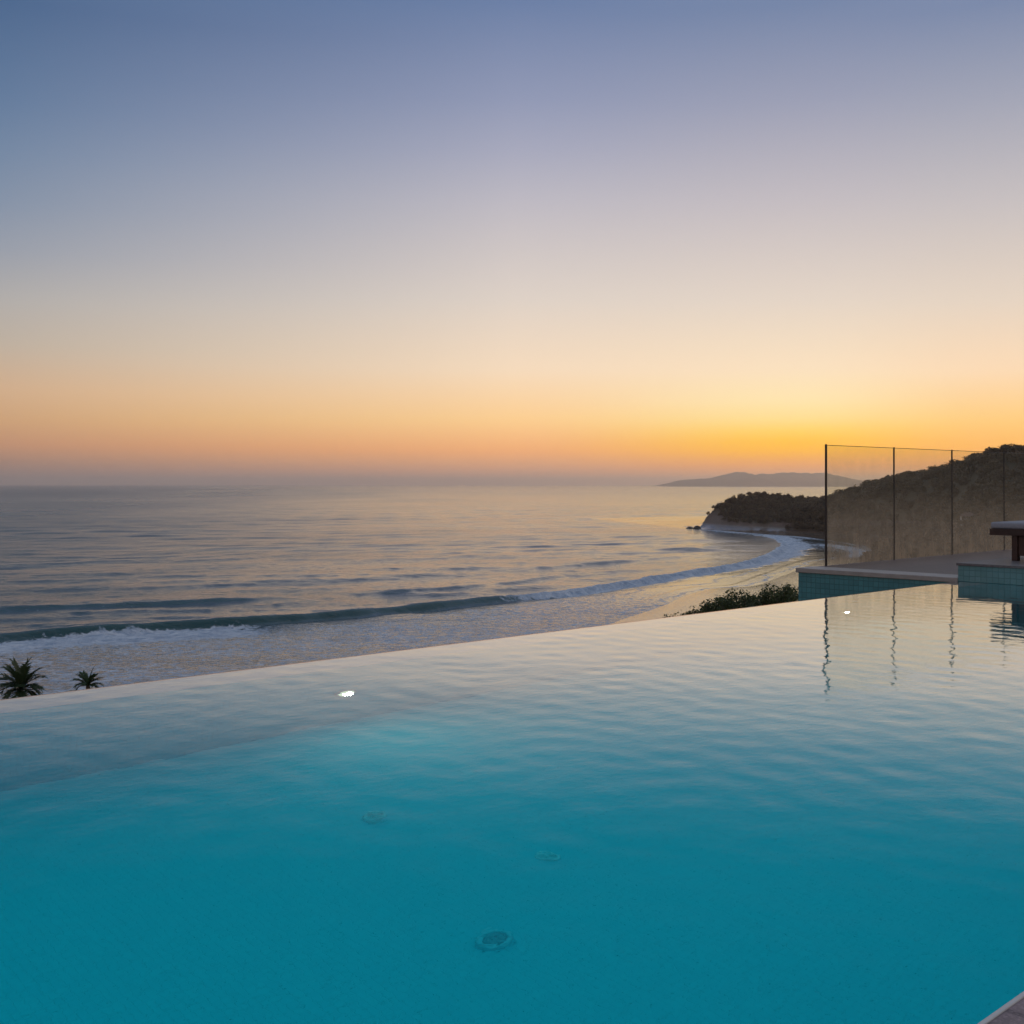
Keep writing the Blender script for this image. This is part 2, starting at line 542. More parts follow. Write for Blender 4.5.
M['rock'] = simple_mat('dark_wet_rock', (0.018, 0.016, 0.015), (0.06, 0.05, 0.045), 0.8, 0.5, 0.15)
M['house'] = simple_mat('white_render', (0.70, 0.68, 0.64), (0.78, 0.76, 0.72), 2, 0.8)
M['roof'] = simple_mat('brown_roof_tile', (0.14, 0.09, 0.07), (0.20, 0.12, 0.09), 2, 0.8)
M['pane'] = simple_mat('dark_window_glass', (0.02, 0.025, 0.03), (0.03, 0.035, 0.04), 2, 0.1)
M['hills'] = simple_mat('far_island_scrub', (0.10, 0.08, 0.06), (0.17, 0.13, 0.10), 0.004, 0.9)


def light_mat(name, strength, col):
    m, nt, out = new_mat(name)
    e = nt.nodes.new('ShaderNodeEmission')
    e.inputs['Color'].default_value = (*col, 1)
    e.inputs['Strength'].default_value = strength
    nt.links.new(e.outputs[0], out.inputs['Surface'])
    return m


M['lamp'] = light_mat('pool_light_core', 120.0, (0.84, 0.96, 0.90))
M['lens'] = light_mat('pool_light_lens', 1.1, (0.80, 1.0, 0.72))

# ------------------------------------------------------------------ coastline and relief
shore = [(-325, -92)] + [(-105.4 + 0.731 * s, 113 + 0.682 * s) for s in (-160, -60, 20, 90, 140)] + \
        [sea_pt(*p) for p in ((590, 628), (620, 619), (645, 611), (664, 604), (682, 596), (709, 589), (738, 587.5), (756, 585),
                              (774, 578), (788, 573), (804, 566), (822, 560.5), (845, 558), (866, 555), (872, 550), (860, 545), (830, 541),
                              (800, 537), (770, 535), (745, 533), (722, 531), (703, 529.5), (694, 527))] + \
        [(145, 835), (180, 875), (260, 905), (420, 950), (900, 1010)]
shore = smooth_line(shore, 4)
land_poly = np.vstack([shore, [(900, -500), (-325, -500)]])


def inside(X, Y):
    c = np.zeros(X.shape, bool)
    P = land_poly
    j = len(P) - 1
    for i in range(len(P)):
        xi, yi = P[i]; xj, yj = P[j]
        if yi != yj:
            cond = ((yi > Y) != (yj > Y)) & (X < (xj - xi) * (Y - yi) / (yj - yi) + xi)
            c ^= cond
        j = i
    return c


def shore_dist(X, Y):
    d, _, _ = poly_dist(X, Y, shore)
    return np.where(inside(X, Y), d, -d)


ridge = [(113, 722, -24.5), (119, 722, -21.5), (126, 722, -16.5), (133, 722, -11.5), (142, 722, -8.5), (152, 722, -7.0), (170, 722, -7.8), (182, 720, -10), (195, 718, -9.5), (206, 700, -7.5),
         (213, 660, -1.5), (214, 620, 1.5), (215, 570, 5), (211, 520, 8.6), (204, 480, 12.0), (206, 440, 12.4), (232, 380, 17),
         (262, 300, 20), (285, 150, 20), (260, 0, 12), (240, -200, 8)]


def relief(X, Y, ds=None):
    X = np.asarray(X, float); Y = np.asarray(Y, float)
    if ds is None: ds = shore_dist(X, Y)
    rp = [(r[0], r[1]) for r in ridge]
    dr, _, par = poly_dist(X, Y, rp)
    zr = np.interp(par, np.arange(len(ridge)), [r[2] for r in ridge]) - SEA
    dpos = np.maximum(ds, 0)
    t = dpos / (dpos + dr + 1e-6)
    rough = (fbm(X / 40 + 50, Y / 40 + 50, 4) - 0.5)
    cliff = sstep(600, 690, Y)
    t2 = t * t * (3 - 2 * t)
    prof = t2 * (1 - cliff) + np.power(t, 0.60) * cliff
    hill = zr * prof + rough * 5.0 * np.minimum(1, dpos / 60) * (1 - t2)
    b = (X - CX) * WX + (Y - CY) * WY
    near = np.where(b < 3, -1.9, -1.9 - 0.22 * (b - 3)) - SEA
    near = near + rough * 1.2 * sstep(6, 30, b)
    near = np.where(b < 3, np.minimum(near, -1.9 - SEA), near)
    # the far hill never rises through the terrace
    da = np.hypot(X - 6, Y - 8)
    hill = np.where(da < 40, np.minimum(hill, -2.2 - SEA), hill)
    land = np.maximum(hill, np.minimum(near, 60))
    land = np.maximum(land, 0.9)
    beach = 0.5 * np.minimum(1, dpos / 6) + 0.035 * dpos
    wr0 = 9 * (1 - cliff) + 0.5 * cliff; wr1 = 38 * (1 - cliff) + 7 * cliff
    w = np.clip((dpos - wr0) / (wr1 - wr0), 0, 1); w = w * w * (3 - 2 * w)
    z = beach * (1 - w) + np.maximum(land, beach * 0.3) * w
    z = np.where(ds > 0, z, np.maximum(ds * 0.06, -8))
    return z + SEA


def ground_z(x, y):
    return float(relief(np.array([x]), np.array([y]))[0])


gx = np.concatenate([np.arange(-340, -60, 10.0), np.arange(-60, 330, 2.6), np.arange(330, 720, 12.0)])
gy = np.concatenate([np.arange(-120, 0, 10.0), np.arange(0, 560, 2.8), np.arange(560, 860, 2.0), np.arange(860, 1080, 12.0)])
GX, GY = np.meshgrid(gx, gy)
GZ = relief(GX.ravel(), GY.ravel()).reshape(GX.shape)


def grid_faces(nr, nc):
    i = np.arange(nr - 1)[:, None] * nc + np.arange(nc - 1)[None, :]
    return np.stack([i, i + 1, i + nc + 1, i + nc], -1).reshape(-1, 4)


g = np_mesh('ground', np.stack([GX, GY, GZ], -1).reshape(-1, 3), grid_faces(*GX.shape), M['ground'])
tag(g, kind='structure')

# ------------------------------------------------------------------ sea
W1 = smooth_line([sea_pt(*p) for p in ((-190, 654), (-80, 646), (0, 639.5), (100, 632.5), (200, 627), (300, 620.5), (400, 610.5), (470, 603), (520, 597), (600, 587),
                                       (650, 579), (700, 571), (740, 564), (765, 557), (780, 549.5), (783, 543), (768, 537.5), (742, 534.5))], 5)
W2 = smooth_line([sea_pt(*p) for p in ((-190, 628), (-80, 617), (0, 611), (100, 606), (200, 602), (280, 599), (350, 597))], 5)
W3 = smooth_line([sea_pt(*p) for p in ((370, 594), (410, 592), (450, 589), (500, 584), (540, 578), (557, 574))], 5)
W4 = smooth_line([sea_pt(*p) for p in ((545, 569.5), (558, 567), (590, 564), (635, 560.5), (680, 556))], 5)
W5 = smooth_line([sea_pt(*p) for p in ((680, 551), (700, 548.3), (724, 545.5))], 5)
W6 = smooth_line([sea_pt(*p) for p in ((330, 575), (400, 572), (470, 568), (530, 563))], 5)
W7 = smooth_line([sea_pt(*p) for p in ((-120, 596), (0, 588), (90, 583), (170, 580))], 5)

ths = np.concatenate([np.arange(-100, -34, 1.2), np.arange(-34, 36, 0.085), np.arange(36, 101, 1.2)])
rads = [112.0]
while rads[-1] < 700: rads.append(rads[-1] * 1.0034)
while rads[-1] < 3200: rads.append(rads[-1] * 1.0058)
while rads[-1] < 38000: rads.append(rads[-1] * 1.016)
rads = np.array(rads)
TH, RR = np.meshgrid(np.radians(ths), rads)
SX = (RR * np.sin(TH)).ravel(); SY = (RR * np.cos(TH)).ravel()
SZ = np.zeros_like(SX); FOAM = np.zeros_like(SX); SHAL = np.zeros_like(SX)
rr = RR.ravel()
dsea = -shore_dist(SX, SY)            # positive out at sea
nearm = rr < 1500
damp = sstep(2, 70, dsea)
CALM = np.ones_like(SX)
# open-water swell
for lam, amp, ang, ph in ((34, .16, -64, 0.3), (23, .11, -50, 1.7), (52, .16, -58, 4.0), (15, .06, -75, 2.2), (11, .055, -40, 5.1), (19, .085, -85, 3.3), (8.5, .05, -70, 0.9), (27, .11, -95, 2.9)):
    k = 2 * math.pi / lam
    dx, dy = math.cos(R(ang)), math.sin(R(ang))
    warp = (fbm(SX / 90, SY / 90, 3) - .5) * 50
    grp = 0.35 + 1.3 * np.clip(vnoise(SX / 130 + lam, SY / 90 + lam) , 0, 1)
    fade = 1 - sstep(lam * 25, lam * 130, rr)
    SZ += 0.95 * amp * grp * np.sin(k * (SX * dx + SY * dy + warp) + ph) * fade * (0.04 + 0.96 * damp)
chop = (fbm(SX / 3.2, SY / 3.2, 3) - .5) * 0.34 * (1 - sstep(350, 600, rr))
SZ += chop * (0.1 + 0.9 * damp)


def breaker(line, amp, wf, wb, ends=(0.1, 0.1), trough=0.25, col=0.7):
    global SZ, SHAL
    m = rr < 1200
    X = SX[m]; Y = SY[m]
    wob = (fbm(X / 14, Y / 14, 3) - .5) * 3.0
    d, s, par = poly_dist(X, Y, line)
    n = d * s + wob
    T = par / (len(line) - 1)
    env = sstep(0, ends[0], T) * (1 - sstep(1 - ends[1], 1, T)) if ends else 1
    env = env * (0.7 + 0.6 * vnoise(X / 25 + 3, Y / 25 + 9)) * np.exp(-np.maximum(0, d - 40) / 10)
    h = np.where(n > 0, np.exp(-(n / wb) ** 2), np.exp(-(np.abs(n) / wf) ** 2))
    tr = np.exp(-((n + wf * 2.6) / (wf * 1.5)) ** 2)
    SZ[m] += amp * env * (h - trough * tr)
    SHAL[m] = np.maximum(SHAL[m], col * env * np.exp(-((n + wf * .6) / (wf * 1.3)) ** 2))
    return m, n, T, env


# main breaker and its foam
ampT = 1.0
m, n, T, env = breaker(W1, 1.15, 1.35, 5.5, (0.0001, 0.04), 0.3, 1.0)
X = SX[m]; Y = SY[m]
pxs = 512 + X / np.maximum(Y, 1) * FPX          # only used to read the foam plan drawn along the crest
crest_x = np.interp(T * (len(W1) - 1), np.arange(len(W1)), W1[:, 0])
# plan of the break along the crest, by crest position
left_break = (1 - sstep(-62, -44, crest_x))
right_break = sstep(-8, 6, crest_x)
nz = fbm(X / 9, Y / 9, 4)
left_foam = left_break * sstep(-27, -13, n + nz * 12 - 6) * (1 - sstep(-3.2, -0.8, n + nz * 3 - 1.5))
right_w = np.interp(crest_x, [-10, 20, 60, 100, 126], [4, 5.5, 8, 12, 14])
right_foam = right_break * sstep(-1.35, -0.45, (n + nz * 8 - 4) / right_w) * (1 - sstep(0.3, 2.5, n))
FOAM[m] = np.maximum(FOAM[m], 1.08 * np.maximum(left_foam, right_foam) * np.clip(env + .2, 0, 1))
mid = sstep(-62, -44, crest_x) * (1 - sstep(-8, 6, crest_x))
SHAL[m] = np.maximum(SHAL[m], 0)
# broken water has lost its height on the right
CALM[m] = 1 - 0.80 * sstep(-15, 30, crest_x) * (1 - sstep(-9, -2, n)) * (dsea[m] < 120)
SZ[m] *= 0.35 + 0.65 * CALM[m]
low = right_break * np.exp(-(n / 9) ** 2)
SZ[m] -= 0.8 * low * env
SZ[m] += 0.5 * np.maximum(left_foam, right_foam) * (fbm(X / 2.6, Y / 2.6, 3) - .35) * 1.6
# old foam lying between the breaker and the beach
wash = (n < -3) & (dsea[m] > -2)
old = sstep(-4, -14, n) * (0.50 + 0.20 * (fbm(X / 22, Y / 14, 4) - .5) * 2) * wash * (1 - 0.75 * sstep(-5, 40, crest_x))
FOAM[m] = np.maximum(FOAM[m], old)
breaker(W2, 0.55, 1.9, 7, (0.0001, 0.35), 0.25, 0.55)
breaker(W3, 0.5, 2.0, 7, (0.2, 0.15), 0.25, 0.35)
breaker(W4, 0.6, 2.2, 7, (0.15, 0.3), 0.25, 0.45)
breaker(W5, 0.7, 3.0, 9, (0.25, 0.25), 0.25, 0.45)
breaker(W6, 0.28, 3.0, 9, (0.3, 0.3), 0.25, 0.2)
breaker(W7, 0.25, 3.0, 9, (0.2, 0.3), 0.25, 0.2)
# swash edge: thin foam line on the sand
edge = np.exp(-((dsea - 1.5 + (fbm(SX / 9, SY / 9, 3) - .5) * 9) / 1.3) ** 2) * 0.62
lobe = np.exp(-((dsea - 15 + (fbm(SX / 25, SY / 25, 3) - .5) * 18) / 1.7) ** 2) * 0.55
FOAM = np.where(rr < 900, np.maximum(FOAM, np.maximum(edge, lobe * (SY < 420))), FOAM)
# white water round the foot of the headland and in the corner of the bay
hd = np.hypot(SX - 150, (SY - 655) * 0.5)
FOAM = np.maximum(FOAM, 0.75 * np.exp(-(dsea / 10) ** 2) * (1 - sstep(25, 60, hd)))
cove = np.hypot((SX - 146) / 26, (SY - 505) / 70)
FOAM = np.maximum(FOAM, 0.62 * (1 - sstep(0.4, 1.1, cove)) * (0.55 + 0.9 * (fbm(SX / 12, SY / 25, 3) - .4)))
bw = smooth_line([sea_pt(*p) for p in ((828, 545), (844, 547.5), (856, 550.5), (862, 554), (858, 557))], 4)
bd, _, _ = poly_dist(SX, SY, bw)
FOAM = np.maximum(FOAM, 1.15 * np.exp(-(bd / 5.5) ** 2))
tip = np.hypot((SX - 118) / 10, (SY - 745) / 30)
FOAM = np.maximum(FOAM, 0.6 * (1 - sstep(0.5, 1.1, tip)) * fbm(SX / 6, SY / 14, 3) * 1.3)
shelf = 1 - sstep(0, 30, dsea)
SHAL = np.clip(np.maximum(SHAL, 0.5 * shelf), 0, 1)
# open water to the left takes the breeze, the bay lies in the lee of the headland
WIND = 1 - sstep(-0.42, 0.05, SX / (SY + 150))
WIND = np.clip(WIND + (fbm(SX / 160, SY / 400, 3) - .5) * .5, 0.12, 1)
SZ = np.where(dsea < 6, SZ * sstep(-6, 10, dsea) + 0.12, SZ)
sea = np_mesh('sea', np.stack([SX, SY, SZ + SEA], -1), grid_faces(len(rads), len(ths))[:, ::-1], M['sea'],
              attrs={'foam': FOAM, 'shallow': SHAL, 'calm': CALM, 'wind': WIND})
sea.data.flip_normals() if sea.data.polygons[0].normal.z < 0 else None
tag(sea, kind='structure')

# ------------------------------------------------------------------ distant island
prof = [(655, 491), (663, 487.5), (668, 483), (678, 480.3), (692, 478.8), (710, 478), (722, 475), (734, 471.8), (744, 472.2), (756, 473.8), (772, 473.4), (785, 472.4), (800, 473.2),
        (823, 473), (845, 477.5), (868, 483.5), (890, 487.5), (905, 490)]
ID = 14000.0
ix = np.linspace(655, 905, 300)
top = np.interp(ix, [p[0] for p in prof], [p[1] for p in prof])
zt = (H0 - top) / FPX * ID + 28.0
zt = zt * (0.88 + 0.22 * fbm(ix / 6, ix * 0 + 3, 5)) 
zt = np.maximum(zt, -3)
rows = 15
vs = []
for r_ in range(rows):
    q = r_ / (rows - 1)                      # 0 front shore, 0.5 crest, 1 back shore
    s_ = 1 - abs(2 * q - 1)
    yy = ID + (q - .5) * 2600
    xx = (ix - 512) / FPX * ID
    hh = zt * (s_ ** 0.75) * (0.80 + 0.4 * fbm(xx / 420, xx * 0 + q * 5, 4)) if 0 < s_ < 1 else zt * s_
    if s_ == 0: hh = np.full_like(zt, -3.0)
    vs.append(np.stack([xx, np.full_like(xx, yy), hh + SEA], -1))
isl = np_mesh('island_hills', np.concatenate(vs), grid_faces(rows, len(ix)), M['hills'])
tag(isl, kind='structure')

# ------------------------------------------------------------------ foliage generators
def leaf_cloud(n, blobs, size, flat=0.5, seed=0):
    """n leaf quads spread through several lobes; blobs: (x,y,z,rx,ry,rz). returns V,(n,4) faces, tint"""
    r = np.random.default_rng(seed)
    w = np.array([b[3] * b[4] * b[5] for b in blobs]) ** 0.7
    idx = r.choice(len(blobs), n, p=w / w.sum())
    B = np.array(blobs)[idx]
    d = r.normal(size=(n, 3)); d /= np.linalg.norm(d, axis=1)[:, None]
    rad = r.uniform(0.35, 1.0, n) ** 0.45
    c = B[:, :3] + d * B[:, 3:6] * rad[:, None]
    nrm = d + r.normal(size=(n, 3)) * 0.6; nrm[:, 2] += flat
    nrm /= np.linalg.norm(nrm, axis=1)[:, None]
    t = np.cross(nrm, r.normal(size=(n, 3))); t /= np.linalg.norm(t, axis=1)[:, None]
    bt = np.cross(nrm, t)
    sz = size * r.uniform(0.55, 1.25, n)[:, None]
    V = np.stack([c - t * sz, c - bt * sz * .45, c + t * sz, c + bt * sz * .45], 1).reshape(-1, 3)
    F = np.arange(n * 4).reshape(n, 4)
    tint = np.repeat(r.uniform(0, 1, len(blobs))[idx] * 0.6 + r.uniform(0, .4, n), 4)
    return V, F, tint


def tree_blobs(kind, seed):
    r = random.Random(seed)
    out = []
    if kind == 'umbrella':
        for i in range(9):
            a = r.uniform(0, 6.28); q = r.uniform(0.2, 2.3)
            out.append((q * math.cos(a), q * math.sin(a), 4.4 + r.uniform(-.6, .8) - q * .25, r.uniform(.8, 1.3), r.uniform(.8, 1.3), r.uniform(.6, 1.0)))
        out.append((r.uniform(-.8, .8), r.uniform(-.8, .8), 3.4, 1.0, 1.0, .5))
    else:
        for i in range(10):
            a = r.uniform(0, 6.28); q = r.uniform(0.0, 1.7)
            out.append((q * math.cos(a), q * math.sin(a), r.uniform(1.6, 4.9 - q * .7), r.uniform(.9, 1.5), r.uniform(.9, 1.5), r.uniform(.7, 1.2)))
    return out


# individual trees standing out on the skyline
VAR = []
for i in range(6):
    kind = 'umbrella' if i < 3 else 'round'
    V, F, t = leaf_cloud(420, tree_blobs(kind, 40 + i), 0.42, 0.5, 60 + i)
    root = empty('coastal_tree')
    cr = np_mesh('crown', V, F, M['forest'], root, False, {'tint': t})
    mb = MB()
    lean = random.uniform(-.5, .5)
    topz = 4.3 if kind == 'umbrella' else 3.2
    mb.tube([(0, 0, -1.2), (lean * .3, 0, 1.2), (lean * .7, .1, 2.8), (lean, .15, topz)], [.22, .18, .14, .07])
    for q in range(4):
        a = q * 1.7 + i
        mb.tube([(lean * .6, .1, 2.2 + .3 * q), (lean * .6 + .9 * math.cos(a), .9 * math.sin(a), 3.3 + .2 * q),
                 (lean * .6 + 1.6 * math.cos(a), 1.6 * math.sin(a), topz + .1)], [.09, .06, .03], 6)
    mb.build('trunk', M['bark'], root, True)
    VAR.append(root)


def copy_thing(root, parts=True):
    c = root.copy(); COL.objects.link(c)
    for ch in list(root.children):
        d = ch.copy(); COL.objects.link(d); d.parent = c
        for g_ in list(ch.children):
            e = g_.copy(); COL.objects.link(e); e.parent = d
    return c


HOUSES = []


def ray_ground(px, py, lo=60, hi=900, up=0.0):
    sx = (px - 512) / FPX; sz = -(py - H0) / FPX
    Y = np.arange(lo, hi, 1.0)
    z = relief(sx * Y, Y) + up
    hit = np.nonzero(z > EYE + sz * Y)[0]
    Yh = Y[hit[0]] if len(hit) else hi
    return sx * Yh, Yh


for px, py in ((968, 523),):
    x, y = ray_ground(px, py, 120)
    HOUSES.append((x, y, ground_z(x, y)))

sk = []                                       # skyline stations along the headland and the hill
rl = smooth_line([(r[0], r[1]) for r in ridge[:15]], 10)
acc = 0
prev = rl[0]
for p in rl[1:]:
    acc += np.hypot(*(p - prev)); prev = p
    step = 3.6
    if acc > step and not (p[0] < 124 and p[1] > 640):
        acc = 0
        sk.append((p[0] + random.uniform(-1.5, 1.5), p[1] + random.uniform(-3, 3)))
used = [False] * 6
for i, (x, y) in enumerate(sk):
    k = random.choice((0, 1, 2, 0, 1, 3)) if x < 200 and y > 690 else random.choice((3, 4, 5, 3, 4, 1))
    t = VAR[k]
    if used[k]: t = copy_thing(VAR[k])
    used[k] = True
    s = random.uniform(0.60, 1.22) * (0.80 if y > 690 else 0.88 if y > 500 else 0.7)
    t.location = (x, y, ground_z(x, y) - 0.8 * s)
    t.rotation_euler = (0, 0, random.uniform(0, 6.28))
    t.scale = (s * random.uniform(.9, 1.15), s, s * random.uniform(.85, 1.1))
    if y > 690:
        lab = ('dark flat topped pine standing out on the crest of the rocky headland' if k < 3 else
               'dark round crowned tree standing on the crest of the rocky headland')
        gr = 'trees on the headland crest'
    else:
        lab = ('dark flat topped tree on the skyline of the wooded hill behind the glass' if k < 3 else
               'dark round crowned tree on the skyline of the wooded hill behind the glass')
        gr = 'trees on the hill skyline'
    tag(t, lab, 'tree', gr + (' with flat tops' if k < 3 else ' with round tops'))
for k in range(6):
    if not used[k]:
        for ch in list(VAR[k].children): bpy.data.objects.remove(ch)
        bpy.data.objects.remove(VAR[k])

# the wood covering the slopes
protos = []
for i in range(8):
    protos.append(leaf_cloud(150, tree_blobs('round' if i % 3 else 'umbrella', 200 + i), 0.62, 0.5, 300 + i))
cand = []
for x in np.arange(100, 420, 4.3):
    for y in np.arange(140, 800, 4.3):
        cand.append((x + random.uniform(-1.9, 1.9), y + random.uniform(-1.9, 1.9)))
for x in np.arange(110, 240, 2.9):
    for y in np.arange(600, 800, 2.9):
        cand.append((x + random.uniform(-1.3, 1.3), y + random.uniform(-1.3, 1.3)))
cand = np.array(cand)
xs, ys = cand[:, 0], cand[:, 1]
px = 512 + xs / ys * FPX
ds = shore_dist(xs, ys)
dr, _, _ = poly_dist(xs, ys, [(r[0], r[1]) for r in ridge])
zz = relief(xs, ys, ds)
clump = fbm(xs / 30 + 9, ys / 30 + 4, 3)
ok = (px > 690) & (px < 1120) & (ds > np.where(ys > 600, 4, 12)) & (zz > SEA + np.where(ys > 640, 4.5, 2.2)) & (clump > 0.22) & ~((xs < 128) & (ys > 640))
# leave out what lies well behind the crest
rr_r = smooth_line([(r[0], r[1]) for r in ridge], 4)
behind = np.zeros(len(xs), bool)
_, side, _ = poly_dist(xs, ys, [(r[0], r[1]) for r in ridge])
behind = (side > 0) & (dr > 14)
ok &= ~behind
for hx, hy, hz in HOUSES:
    dist = np.hypot(hx, hy)
    along = (xs * hx + ys * hy) / dist - dist
    across = np.abs(xs * hy - ys * hx) / dist
    ok &= ~((along > -14) & (along < 4) & (across < 6.0) if hz < 0 - 10 else (along > -7) & (along < 3) & (across < 2.5))
idx = np.nonzero(ok)[0]
Vs, Fs, Ts, off = [], [], [], 0
for i in idx:
    V, F, t = protos[random.randrange(8)]
    s = random.uniform(0.75, 1.25) * (0.62 if ys[i] > 650 else 1.0)
    a = random.uniform(0, 6.28); ca, sa = math.cos(a), math.sin(a)
    VV = np.stack([(V[:, 0] * ca - V[:, 1] * sa) * s + xs[i], (V[:, 0] * sa + V[:, 1] * ca) * s + ys[i], V[:, 2] * s * random.uniform(.8, 1.1) - 0.6 + zz[i]], -1)
    Vs.append(VV); Fs.append(F + off); off += len(V)
    Ts.append(np.clip(t * 0.5 + random.uniform(-.15, .6), 0, 1))
wood = np_mesh('hillside_wood', np.concatenate(Vs), np.concatenate(Fs), M['forest'], None, False, {'tint': np.concatenate(Ts)})
tag(wood, 'dark evergreen wood covering the headland and the hill behind the glass', 'woodland', kind='stuff')

# houses among the trees
for i, (hx, hy, hz) in enumerate(HOUSES):
    root = empty('hillside_house', (hx, hy, hz), math.atan2(hy, hx) - math.pi / 2 + (0.25 if i else -0.2))
    w_, d_, h_ = ((4.2, 4.0, 2.2), (1.8, 1.8, 2.6))[i]
    mb = MB(); mb.box(-w_ / 2, w_ / 2, -d_ / 2, d_ / 2, -1.5, h_); mb.build('wall', M['house'], root)
    mb = MB()
    e = .4
    mb.add([(-w_ / 2 - e, -d_ / 2 - e, h_ + .002), (w_ / 2 + e, -d_ / 2 - e, h_ + .002), (w_ / 2 + e, d_ / 2 + e, h_ + .002), (-w_ / 2 - e, d_ / 2 + e, h_ + .002),
            (-w_ / 4, 0, h_ + 1.2), (w_ / 4, 0, h_ + 1.2)],
           [(0, 3, 2, 1), (0, 1, 5, 4), (1, 2, 5), (2, 3, 4, 5), (3, 0, 4)])
    mb.build('roof', M['roof'], root)
    for q in ((-w_ / 4, w_ / 4) if i == 0 else (0,)):
        mb = MB(); mb.box(q - .5, q + .5, -d_ / 2 - .03, -d_ / 2 + .05, 1.0, 2.1); mb.build('window', M['pane'], root)
    tag(root, ('low white house with brown roof among trees low on the hill behind glass',
               'small narrow white house with a brown roof high among the trees near the hill skyline')[i], 'house')

# rocks off the headland tip
def make_rock(name, seed):
    import bmesh
    bm = bmesh.new()
    bmesh.ops.create_icosphere(bm, subdivisions=3, radius=1)
    r = random.Random(seed)
    ph = [r.uniform(0, 6) for _ in range(6)]
    for v in bm.verts:
        c = v.co
        f = 1 + .22 * math.sin(c.x * 3 + ph[0]) * math.sin(c.y * 3.4 + ph[1]) + .16 * math.sin(c.z * 5 + ph[2] + c.x * 4) + .08 * math.sin(c.y * 11 + ph[3]) * math.sin(c.x * 9 + ph[4])
        v.co = c * f
    me = bpy.data.meshes.new(name); bm.to_mesh(me); bm.free()
    me.materials.append(M['rock'])
    o = bpy.data.objects.new(name, me); COL.objects.link(o)
    return o


for i, (px_, py_, sx, sz, lab) in enumerate(((690, 528.4, 2.6, 1.3, 'dark wet rock in the sea just off the tip of the headland'),
                                            (697, 529.0, 1.8, 1.7, 'upright brown rock at the very foot of the headland point'))):
    x, y = sea_pt(px_, py_)
    o = make_rock('sea_rock', 5 + i)
    o.location = (x, y, SEA - .15); o.scale = (sx, sx * 1.6, sz); o.rotation_euler = (0, 0, i * 1.3)
    tag(o, lab, 'rock', 'rocks off the headland')

# ------------------------------------------------------------------ shrubs below the pool
def shrub(px_, py_top, dist, width, seed, label, tuft=False):
    x = (px_ - 512) / FPX * dist; y = dist
    gz = ground_z(x, y)
    ztop = EYE - (py_top - H0) / FPX * dist
    h = max(0.8, ztop - gz)
    root = empty('coastal_shrub', (x, y, gz))
    r = random.Random(seed)
    blobs = []
    nb = 6 if tuft else 44
    for i in range(nb):
        a = r.uniform(0, 6.28); q = math.sqrt(r.uniform(0, 1)) * .5
        rr_ = r.uniform(.07, .12) if tuft else r.uniform(.10, .19)
        top_here = h - .55 * width * .55 * (q / .5) ** 2 - r.uniform(0, .16 if tuft else .24)
        blobs.append((q * width * math.cos(a), q * width * math.sin(a), top_here - rr_, rr_, rr_, rr_))
        blobs.append((q * width * math.cos(a), q * width * math.sin(a), top_here - .5, rr_ * 1.6, rr_ * 1.6, .45))
        if not tuft:
            blobs.append((q * width * 1.1 * math.cos(a), q * width * 1.1 * math.sin(a), max(.2, (h - .9) * r.uniform(.15, .9)), .3, .3, .4))
    V, F, t = leaf_cloud(700 if tuft else 12000, blobs, .034 if tuft else .042, 0.3, seed)
    np_mesh('foliage', V, F, M['shrub'], root, False, {'tint': t})
    mb = MB()
    for b in blobs[::2]:
        mb.tube([(b[0] * .15, b[1] * .15, -.2), (b[0] * .6, b[1] * .6, b[2] * .5), (b[0], b[1], b[2])], [.03, .02, .008], 5)
    mb.build('stems', M['bark'], root, True)
    return tag(root, label, 'shrub', 'shrubs on the slope below the pool')


shrub(667, 610, 27, .34, 1, 'tiniest dark shrub tuft, farthest from the tiled wall, peeking over the pool edge', True)
shrub(679, 607.5, 27.5, .42, 2, 'second tiny shrub tuft along the pool edge, between two other tufts', True)
shrub(689, 607, 28, .40, 3, 'third tiny shrub tuft over the pool edge, closest to the low leafy mounds', True)
shrub(704, 600, 28, 1.0, 4, 'low spreading shrub at the thin outer end of the leafy mounds')
shrub(720, 593.5, 28, 1.3, 5, 'medium green shrub sloping up towards the pointed shrub below the pool')
shrub(737, 585.5, 28.5, 1.35, 6, 'pointed tall shrub in the middle of the green mounds beyond the pool edge')
shrub(755, 590.5, 29, 1.3, 7, 'low dark shrub in the dip between the pointed and the broad shrubs')
shrub(777, 578.5, 29, 1.5, 8, 'broad tallest shrub near the turquoise tiled wall')
shrub(797, 581.5, 30, 1.5, 9, 'dense shrub pressed against the turquoise tiled wall')
shrub(822, 588.0, 30, 1.2, 10, 'dense shrub hidden mostly behind the turquoise tiled wall') if False else None

# low scrub covering the slope between the pool and the beach
sc_p = []
for i in range(6):
    r_ = random.Random(900 + i)
    bl = [(r_.uniform(-.7, .7), r_.uniform(-.7, .7), r_.uniform(.05, .35), r_.uniform(.25, .5), r_.uniform(.25, .5), r_.uniform(.15, .3)) for _ in range(6)]
    sc_p.append(leaf_cloud(85, bl, .15, .6, 700 + i))
cx_, cy_ = [], []
for b_ in np.arange(3.5, 112, 1.25):
    for a_ in np.arange(-95, 45, 1.25 + b_ * .012):
        x_, y_, _ = L2W(a_ + random.uniform(-.6, .6), b_ + random.uniform(-.6, .6))
        cx_.append(x_); cy_.append(y_)
cx_ = np.array(cx_); cy_ = np.array(cy_)
dsc = shore_dist(cx_, cy_)
okc = (dsc > 38) & (fbm(cx_ / 7 + 3, cy_ / 7 + 8, 3) > .40) & (cy_ > 2)
zc_ = relief(cx_, cy_, dsc)
Vs, Fs, Ts, off = [], [], [], 0
